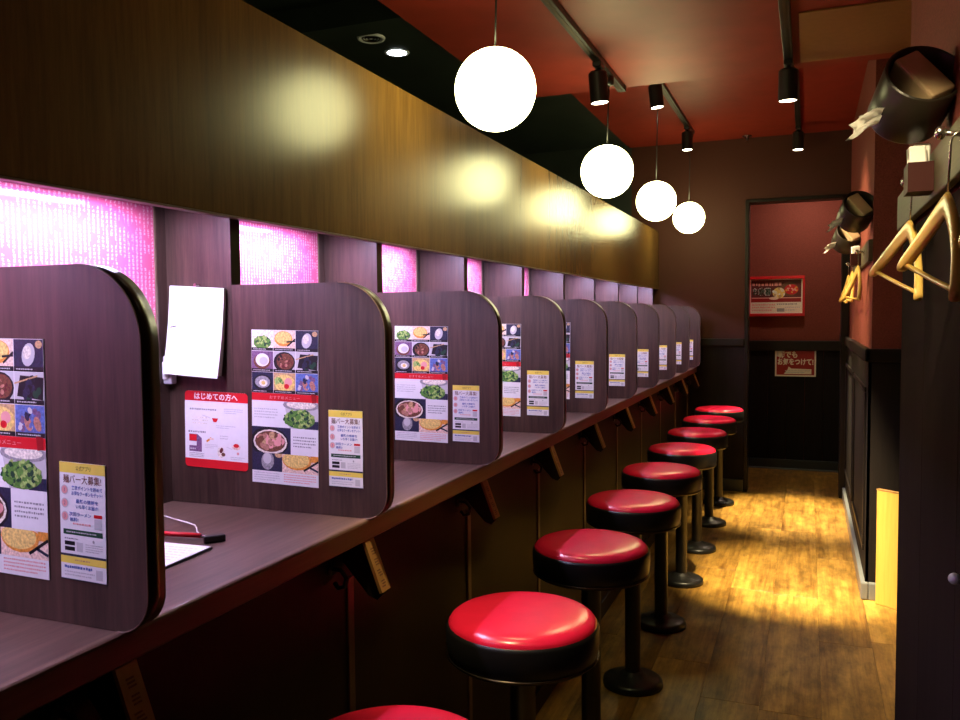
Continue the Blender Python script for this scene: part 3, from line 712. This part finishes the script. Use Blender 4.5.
# ================================================================== CEILING LIGHTS
XT = -0.765
def track(name, x, y0, y1, zc, label):
    t = thing('light_track', label, 'light track', (x, (y0+y1)/2, zc), 0, 'ceiling light tracks'); h = (y1-y0)/2
    bm = bmesh.new(); box(bm, -0.017, 0.017, -h, h, -0.022, 0, 0.002, 1); mesh_obj('rail', bm, M_BLACK, t)
    bm = bmesh.new(); box(bm, -0.005, 0.005, -h+0.01, h-0.01, -0.0235, -0.0222); mesh_obj('slot', bm, M_DKMETAL, t)
    bm = bmesh.new(); box(bm, -0.019, 0.019, h-0.03, h+0.004, -0.024, 0, 0.002, 1); mesh_obj('end_cap', bm, M_BLACK, t)
track('t', XT, 0.3, 3.63, ZA, 'black light track over the counter on the low ceiling')
track('t', XT, 3.95, 5.95, ZB, 'black light track over the counter on the high ceiling')
track('t', -0.082, 0.3, 3.60, ZA, 'black light track over the aisle on the low ceiling')
track('t', -0.076, 3.95, 6.20, ZB, 'black light track over the aisle on the high ceiling')

GL = [(2.075, 1.899, 0.0), (3.38, 1.893, 0), (4.56, 1.922, 0), (5.88, 1.975, 0)]
for k, (y, zc_, _) in enumerate(GL):
    zt = (ZA if y < YA else ZB)-0.022
    t = thing('globe_pendant', ['large glowing globe pendant lamp nearest the camera', 'second glowing globe pendant lamp from the camera, below a black spotlight', 'third glowing globe pendant lamp from the camera', 'smallest glowing globe pendant lamp, nearest the end wall'][k], 'pendant lamp', (XT-0.008, y, zc_-0.107), 0, 'globe pendant lamps')
    bm = bmesh.new(); bmesh.ops.create_uvsphere(bm, u_segments=40, v_segments=24, radius=0.107); mesh_obj('globe', bm, M_GLOBE, t, True, (0, 0, 0.107))
    bm = bmesh.new(); lathe(bm, [(0, 0.218), (0.012, 0.216), (0.022, 0.2115), (0.028, 0.2085)], 20); mesh_obj('cap', bm, M_BLACK, t, True)
    bm = bmesh.new(); tube(bm, [(0, 0, 0.217), (0.008, 0, zt-zc_+0.107-0.03)], 0.0028, 8); mesh_obj('cord', bm, M_BLACK, t, True)
    bm = bmesh.new(); lathe(bm, [(0, 0), (0.02, -0.002), (0.02, -0.032), (0.008, -0.04), (0, -0.04)], 20); mesh_obj('track_plug', bm, M_BLACK, t, True, (0.008, 0, zt-zc_+0.107-0.001))

def spot(label, x, y, zc, aim, power, size, blend=0.5, drop=0.05, length=0.12, rad=0.036):
    t = thing('track_spotlight', label, 'spotlight', (x, y, zc-0.0225), 0, 'black track spotlights')
    bm = bmesh.new(); box(bm, -0.016, 0.016, -0.035, 0.035, -0.018, 0, 0.002, 1); mesh_obj('adaptor', bm, M_BLACK, t)
    bm = bmesh.new(); tube(bm, [(0, 0, -0.016), (0, 0, -drop-0.01)], 0.008, 10); mesh_obj('stem', bm, M_BLACK, t, True)
    d = (Vector(aim) - Vector((x, y, zc-0.0225-drop-length*0.5))).normalized()
    q = Vector((0, 0, -1)).rotation_difference(d)
    bm = bmesh.new()
    lathe(bm, [(0, length/2), (rad*0.8, length/2), (rad, length/2-0.008), (rad, -length/2), (rad-0.003, -length/2), (rad-0.004, -length/2+0.004), (0, -length/2+0.004)], 28)
    can = mesh_obj('can', bm, M_BLACK, t, False, (0, 0, -drop-length/2)); can.rotation_mode = 'QUATERNION'; can.rotation_quaternion = Quaternion().slerp(q, 0.14)
    bm = bmesh.new(); lathe(bm, [(0, 0), (rad-0.005, 0), (rad-0.005, 0.002), (0, 0.002)], 24)
    ln = mesh_obj('lens', bm, M_LENS, can, False, (0, 0, -length/2+0.0008))
    ld = bpy.data.lights.new('spot_beam', 'SPOT'); ld.energy = power; ld.color = SPOT_COL; ld.spot_size = math.radians(size); ld.spot_blend = blend; ld.shadow_soft_size = 0.025
    lo = bpy.data.objects.new('spot_beam', ld); COL.objects.link(lo); lo.parent = t; lo.location = Vector((0, 0, -drop-length/2)) + can.rotation_quaternion @ Vector((0, 0, -length/2-0.004)); lo.rotation_mode = 'QUATERNION'; lo.rotation_quaternion = q
    return t
spot('black track spotlight over the aisle, on the low ceiling', -0.082, 3.46, ZA, (-0.05, 4.30, 0), SPOT_W*1.1, 34, .9, drop=.03)
spot('black track spotlight over the aisle near the end wall', -0.076, 6.02, ZB, (-0.05, 5.70, 0), SPOT_W*1.1, 34, .9, drop=.03)
spot('black can spotlight just above the second globe lamp', XT, 3.20, ZA, (0.38, 4.0, 0.18), SPOT_W*.42, 24, .9, drop=.03)
spot('black can spotlight just above the third globe lamp', XT, 4.50, ZB, (0.26, 4.95, 1.45), SPOT_W*.36, 62, .9, drop=.03)
spot('black can spotlight at the track end above the smallest globe', XT, 5.72, ZB, (-0.50, 5.55, 0.66), SPOT_W*.085, 32, .8, drop=.03)
spot('black track spotlight over the aisle nearest the camera', -0.082, 1.05, ZA, (0.23, 1.95, 1.50), SPOT_W*.15, 28, .9, drop=.03)
spot('black can spotlight over the counter nearest the camera', XT, 1.20, ZA, (-0.56, 1.50, 0.66), SPOT_W*.075, 32, .8, drop=.03)

# kitchen-side ceiling fittings beyond the fascia
kd = thing('ceiling_downlight', 'bright blue-white downlight in the dark ceiling above the fascia', 'downlight', (-1.884, 3.683, 2.597))
bm = bmesh.new(); lathe(bm, [(0.062, 0.0), (0.058, -0.004), (0.047, -0.002), (0.046, 0.002)], 28); mesh_obj('rim', bm, M_PALE, kd, True)
bm = bmesh.new(); lathe(bm, [(0, -0.001), (0.046, -0.001), (0.046, 0.001), (0, 0.001)], 28); mesh_obj('lens', bm, M_KLENS, kd)
kv = thing('ceiling_vent', 'round grey vent beside the downlight in the dark ceiling', 'vent', (-1.894, 3.443, 2.597))
bm = bmesh.new(); lathe(bm, [(0.066, 0.0), (0.062, -0.008), (0.050, -0.009), (0.048, -0.003), (0, -0.003)], 30); mesh_obj('rim', bm, M_PALE, kv, True)
for i in range(3):
    bm = bmesh.new(); lathe(bm, [(0.012+0.013*i, -0.004), (0.014+0.013*i, -0.009), (0.018+0.013*i, -0.004)], 24); mesh_obj('ring', bm, M_DKMETAL, kv, True)
rd = thing('ceiling_downlight', 'recessed downlight in the ceiling of the far recess', 'downlight', (-0.02, 6.95, 2.418))
bm = bmesh.new(); lathe(bm, [(0.060, 0.0), (0.056, -0.004), (0.046, -0.003), (0.044, 0.001)], 24); mesh_obj('rim', bm, M_PALE, rd, True)
bm = bmesh.new(); lathe(bm, [(0, -0.001), (0.044, -0.001), (0.044, 0.001), (0, 0.001)], 24); mesh_obj('lens', bm, emit('lit_recess_lens', (1.0, 0.78, 0.60), 360.0), rd)
sp = thing('fire_sprinkler', 'small sprinkler head on the high ceiling before the end wall', 'sprinkler', (-0.42, 6.27, ZB))
bm = bmesh.new(); lathe(bm, [(0.035, 0), (0.034, -0.006), (0.012, -0.010), (0.010, -0.03), (0, -0.03)], 20); mesh_obj('body', bm, M_DKMETAL, sp, True)
bm = bmesh.new(); lathe(bm, [(0, -0.046), (0.018, -0.046), (0.018, -0.044), (0, -0.044)], 16); tube(bm, [(0.008, 0, -0.03), (0.008, 0, -0.045)], 0.0015, 6); tube(bm, [(-0.008, 0, -0.03), (-0.008, 0, -0.045)], 0.0015, 6); mesh_obj('deflector', bm, M_CHROME, sp)

# ================================================================== POSTERS ON THE RECESS WALL
W, H = 0.445, 0.335
pf_ = thing('framed_poster', 'red-framed food poster on the recess wall', 'poster', (-0.250, YR-0.001, 1.290))
for nm, x0, x1, z0, z1 in (('frame_bar', -W/2, W/2, 0, 0.024), ('frame_bar', -W/2, W/2, H-0.024, H), ('frame_bar', -W/2, -W/2+0.016, 0.024, H-0.024), ('frame_bar', W/2-0.018, W/2, 0.024, H-0.024)):
    bm = bmesh.new(); box(bm, x0, x1, -0.035, 0, z0, z1, 0.002, 1); mesh_obj(nm, bm, INK['red'], pf_)
bm = bmesh.new(); box(bm, -W/2+0.016, W/2-0.018, -0.012, -0.001, 0.024, H-0.024); mesh_obj('backing', bm, M_PAPER, pf_)
p_ = Print(); a, b_ = -W/2+0.020, W/2-0.028
p_.rect(a, .03, b_, H-.03, 'maroon', 0); p_.rect(a, .03, b_, .118, 'cream', 1); p_.rect(a, .118, b_, .150, 'dkred', 1); p_.rect(a+.004, .150, b_, .158, 'pink', 1.5)
p_.rect(b_+.001, .03, b_+.008, H-.03, 'cream', 1)
p_.text('お歳暮', a+.088, .205, .058, 'lgrey', 2, .150, .006); p_.text('お歳暮', a+.088, .205, .058, 'dkgreen', 3, .150, .001)
p_.fake(a+.01, .250, .06, .285, 1, 'pink', 2, 3, .8)
p_.ell(.10, .225, .075, .060, 'brown', 1.6, clip=(a, .12, b_, H-.03)); p_.ell(.118, .222, .055, .042, 'red', 2, clip=(a, .12, b_, H-.03)); p_.bits(.118, .222, .045, .034, ['red', 'orange', 'pink'], 2.2, 26, .010, (a, .12, b_, H-.03), 4)
p_.ell(.02, .195, .050, .045, 'noodle', 3.5); p_.bits(.02, .195, .042, .038, ['cream', 'noodle', 'tan', 'white'], 3.6, 26, .012, (a, .12, b_, H-.03), 5); p_.ell(-.02, .150, .038, .012, 'peach', 5)
p_.fake(a+.01, .04, -.01, .108, 3, 'pink', 2, 6, .6); p_.fake(.005, .09, b_-.01, .112, 1, 'grey', 2, 7, .6); p_.rect(.005, .038, .065, .066, 'grey', 2); p_.fake(.07, .04, b_-.01, .085, 2, 'lgrey', 2, 8, .6)
link('print', p_.mesh('poster_print'), pf_, (0, -0.0122, 0))
W, H = 0.320, 0.228
ns = thing('wall_notice', 'red and white notice on the dark wainscot below the framed poster', 'notice', (-0.095, YR-0.0135, 0.786))
bm = bmesh.new(); box(bm, -W/2, W/2, -0.004, 0, 0, H, 0.0008, 1); mesh_obj('board', bm, M_PAPER, ns)
p_ = Print(); p_.rect(-W/2, 0, W/2, H, 'cream', 0); p_.rect(-W/2+.012, .012, W/2-.012, H-.012, 'dkred', 1); p_.rect(-W/2+.012, H-.062, -W/2+.058, H-.012, 'lgrey', 2)
p_.text('朝でも', -.060, H-.045, .062, 'cream', 3, .150, .002); p_.text('お気をつけて!', .0, H-.105, .058, 'cream', 3, .280, .002)
p_.poly([(-.090, .020), (.125, .020), (.125, .062), (-.030, .066), (-.052, .082), (-.060, .058)], 'cream', 3); p_.fake(-.08, .026, .115, .056, 2, 'lgrey', 4, 9, .6)
link('print', p_.mesh('notice_print'), ns, (0, -0.0042, 0))

# ================================================================== RIGHT WALL: COAT RAILS, HANGERS, DISPENSERS
def coat_rail(label, x, y0, y1, pegs):
    t = thing('coat_rail', label, 'coat rail', (x, (y0+y1)/2, 1.54), 0, 'coat rails'); h = (y1-y0)/2; ym = (y0+y1)/2
    bm = bmesh.new(); box(bm, -0.018, 0, -h, h, 0, 0.098, 0.003, 2); mesh_obj('board', bm, M_OLIVE, t)
    for y in pegs:
        bm = bmesh.new(); tube(bm, [(-0.017, y-ym, 0.058), (-0.050, y-ym, 0.062)], 0.0045, 10); tube(bm, [(-0.017, y-ym, 0.058), (-0.021, y-ym, 0.058)], 0.015, 16)
        tube(bm, [(-0.044, y-ym, 0.0615), (-0.047, y-ym, 0.062), (-0.057, y-ym, 0.063), (-0.060, y-ym, 0.0635)], [0.006, 0.011, 0.011, 0.006], 14); mesh_obj('peg', bm, M_CHROME, t, True)
    return t
XW1 = XN-0.0105
coat_rail('olive-grey wooden coat rail on the near right wall', XW1, 0.3, 2.69, (0.90, 1.59, 2.14))
coat_rail('small coat rail on the far right wall beside the lit red paint', XR-0.0005, 4.14, 5.7, (4.42, 4.98, 5.45))

def hanger(label, x, y, z_apex, al, tilt, hw=0.19, drop=0.142, bend=0.026, hz=0.0):
    # local: Y' along hanger, hook axis through origin at apex
    t = thing('coat_hanger', label, 'coat hanger', (x, y, z_apex), -al, 'wooden coat hangers')
    t.rotation_euler = (tilt, 0, -al)
    bm = bmesh.new()
    n = 18; rings = []
    for i in range(-n, n+1):
        s = i/n; a = abs(s)
        yy = hw*s; zz = -drop*(a**1.25)*(1.0) - 0.004*(1-a); xx = -bend*a*a
        hgt = 0.0125 + 0.0085*math.cos(a*PI/2)*1.0 - (0.004 if a > .95 else 0); wid = 0.0060 + 0.0035*a
        ring = []
        for k in range(10):
            q = 2*PI*k/10; cq, sq = math.cos(q), math.sin(q)
            ring.append(bm.verts.new((xx+wid*math.copysign(abs(cq)**.6, cq), yy, zz+hgt*math.copysign(abs(sq)**.6, sq))))
        rings.append(ring)
    for a_, b_ in zip(rings, rings[1:]):
        for k in range(10): bm.faces.new((a_[k], a_[(k+1) % 10], b_[(k+1) % 10], b_[k]))
    bm.faces.new(rings[0][::-1]); bm.faces.new(rings[-1])
    mesh_obj('shoulders', bm, M_HANGER, t, True)
    bm = bmesh.new(); zb = -drop-0.006; yb = hw*0.93
    tube(bm, [(-bend*.86, -yb, zb+0.012), (-bend*.5, -yb*.5, zb+0.006), (-bend*.4, 0, zb+0.004), (-bend*.5, yb*.5, zb+0.006), (-bend*.86, yb, zb+0.012)], 0.0048, 10); mesh_obj('trouser_bar', bm, M_HANGER, t, True)
    bm = bmesh.new(); pts = [(0, 0, 0.012), (0, 0, 0.055+hz)]
    for i in range(0, 11):
        a_ = -PI*0.0 + PI*1.25*i/10; pts.append((0.016-0.016*math.cos(a_), 0, 0.070+hz+0.016*math.sin(a_)))
    tube(bm, pts, 0.0019, 8); mesh_obj('hook', bm, M_CHROME, t, True)
    return t
hanger('pale wooden coat hanger cut by the right picture edge', 0.214, 0.90, 1.505, -0.09, 0.10, hz=0.01)
hanger('bright yellow wooden coat hanger hanging second from the right edge', 0.214, 1.585, 1.486, -0.10, 0.17, drop=0.130, hz=0.028)
hanger('wooden coat hanger hanging at the far end of the near rail', 0.214, 2.14, 1.498, -0.17, 0.18, drop=0.130, hz=0.016)
hanger('small distant coat hanger under the far dispensers, nearest one', 0.222, 4.42, 1.520, -0.12, 0.03)
hanger('small distant coat hanger under the far dispensers, middle one', 0.222, 4.98, 1.520, -0.08, 0.03)
hanger('small distant coat hanger under the far dispensers, rearmost one', 0.222, 5.45, 1.520, -0.05, 0.03)

def dispenser(label, x, y, z, wallx, lab2):
    """round tissue holder: tilted open drum with a pack of tissues and a sheet pulled out at its lower lip"""
    t = thing('tissue_dispenser', label, 'tissue dispenser', (x, y, z), 0, 'round black tissue dispensers')
    ax = Vector((0.20, -0.80, 0.46)).normalized(); q = Vector((0, 0, 1)).rotation_difference(ax)
    R, Ld = 0.074, 0.13
    bm = bmesh.new(); lathe(bm, [(0, -Ld/2), (R*0.93, -Ld/2), (R, -Ld/2+0.008), (R, Ld/2), (R-0.003, Ld/2+0.002), (R-0.006, Ld/2), (R-0.006, -Ld/2+0.012), (0, -Ld/2+0.012)], 36)
    dr = mesh_obj('drum', bm, plain('dark_olive_gloss_plastic', (0.022, 0.018, 0.012), 0.36, 0.35), t, False); dr.rotation_mode = 'QUATERNION'; dr.rotation_quaternion = q
    for p in dr.data.polygons: p.use_smooth = len(p.vertices) == 4 and abs(p.normal.z) < 0.5
    bm = bmesh.new(); box(bm, -0.028, 0.028, -0.058, 0.058, -0.045, Ld/2+0.002, 0.006, 2)
    bmesh.ops.rotate(bm, verts=bm.verts, cent=(0, 0, 0), matrix=Matrix.Rotation(0.75, 3, 'Z'))
    mesh_obj('tissue_pack', bm, M_PACK, dr)
    bm = bmesh.new()   # pulled-out sheet: creased tongue from the lower left of the drum
    n, mm = 7, 6; base = Vector((-0.060, -0.030, -0.040)); rows = []
    rn_ = random.Random(2)
    for i in range(n+1):
        u = i/n; row = []
        for j in range(mm+1):
            v = j/mm-0.5
            ww = 0.040*(0.75+0.7*u) ; px = base.x - 0.058*u + 0.012*v; py = base.y - 0.030*u + 0.010*math.sin(v*9+u*3)
            pz = base.z - 0.020*u*u - 0.010*u + ww*v*0.9 + 0.005*math.sin(j*2.1+i)*u
            if i == n: px -= 0.008*math.sin(j*1.9); pz += 0.005*math.cos(j*2.7)
            row.append(bm.verts.new((px, py, pz)))
        rows.append(row)
    for a_, b_ in zip(rows, rows[1:]):
        for j in range(mm): bm.faces.new((a_[j], a_[j+1], b_[j+1], b_[j]))
    bmesh.ops.solidify(bm, geom=list(bm.faces), thickness=0.0015)
    mesh_obj('tissue_sheet', bm, M_TISSUE, t, True)
    bm = bmesh.new(); box(bm, 0.03, wallx-x, -0.02, 0.03, -0.03, 0.03, 0.003, 1); mesh_obj('wall_bracket', bm, M_BLACK, t)
    return t
dispenser('large black drum tissue dispenser on the near right wall', 0.196, 1.93, 1.745, XN-0.0005, '')
dispenser('distant black tissue dispenser, upper one of the pair above the small hangers', 0.201, 4.20, 1.768, XR-0.0005, '')
dispenser('distant black tissue dispenser, lower one of the pair above the small hangers', 0.201, 5.15, 1.735, XR-0.0005, '')
def napkin_box(label, x, y, z):
    t = thing('napkin_box', label, 'napkin box', (x, y, z), 0, 'dark red napkin boxes')
    bm = bmesh.new(); box(bm, -0.048, -0.044, -0.04, 0.04, 0, 0.06); box(bm, -0.004, 0, -0.04, 0.04, 0, 0.06); box(bm, -0.044, -0.004, -0.04, -0.036, 0, 0.06); box(bm, -0.044, -0.004, 0.036, 0.04, 0, 0.06); box(bm, -0.044, -0.004, -0.036, 0.036, 0, 0.004)
    mesh_obj('box', bm, M_DRED, t)
    for i in range(4):
        bm = bmesh.new(); y0_ = -0.03+0.016*i; h = 0.095+0.008*math.sin(i*2.3)
        box(bm, -0.040, -0.008, y0_, y0_+0.010, 0.005, h, 0.003, 1)
        for v in bm.verts:
            if v.co.z > 0.05: v.co.x += 0.006*math.sin(i*3+v.co.y*60)
        mesh_obj('napkin', bm, M_TISSUE, t)
napkin_box('dark red napkin box with pale napkins below the large dispenser', XW1-0.0185, 1.97, 1.552)
napkin_box('tiny dark red napkin box under the distant dispensers', XR-0.019, 4.72, 1.552)

# small round knob low on the near wall, leaning yellow board
kb = thing('wall_peg', 'small pale round knob on the dark wall at the right picture edge', 'knob', (XN-0.0105, 1.60, 0.845))
bm = bmesh.new(); tube(bm, [(0, 0, 0), (-0.012, 0, 0)], 0.005, 10); mesh_obj('stem', bm, M_CHROME, kb, True)
bm = bmesh.new(); bmesh.ops.create_uvsphere(bm, u_segments=16, v_segments=10, radius=0.010); mesh_obj('head', bm, M_PALE, kb, True, (-0.016, 0, 0))
yb_ = thing('yellow_board', 'low yellow wooden board standing at the foot of the red column', 'board', (0.294, 4.055, 0), -0.62)
bm = bmesh.new(); box(bm, 0, 0.26, 0, 0.018, 0.0005, 0.515, 0.002, 1); mesh_obj('panel', bm, M_YELLOW, yb_)
bm = bmesh.new(); box(bm, -0.0015, 0.26, -0.001, 0.019, 0.515, 0.521, 0.001, 1); mesh_obj('top_edging', bm, M_TAG, yb_)
bm = bmesh.new(); box(bm, 0.20, 0.22, 0.018, 0.06, 0.0005, 0.40, 0.002, 1); mesh_obj('rear_batten', bm, M_TAG, yb_)
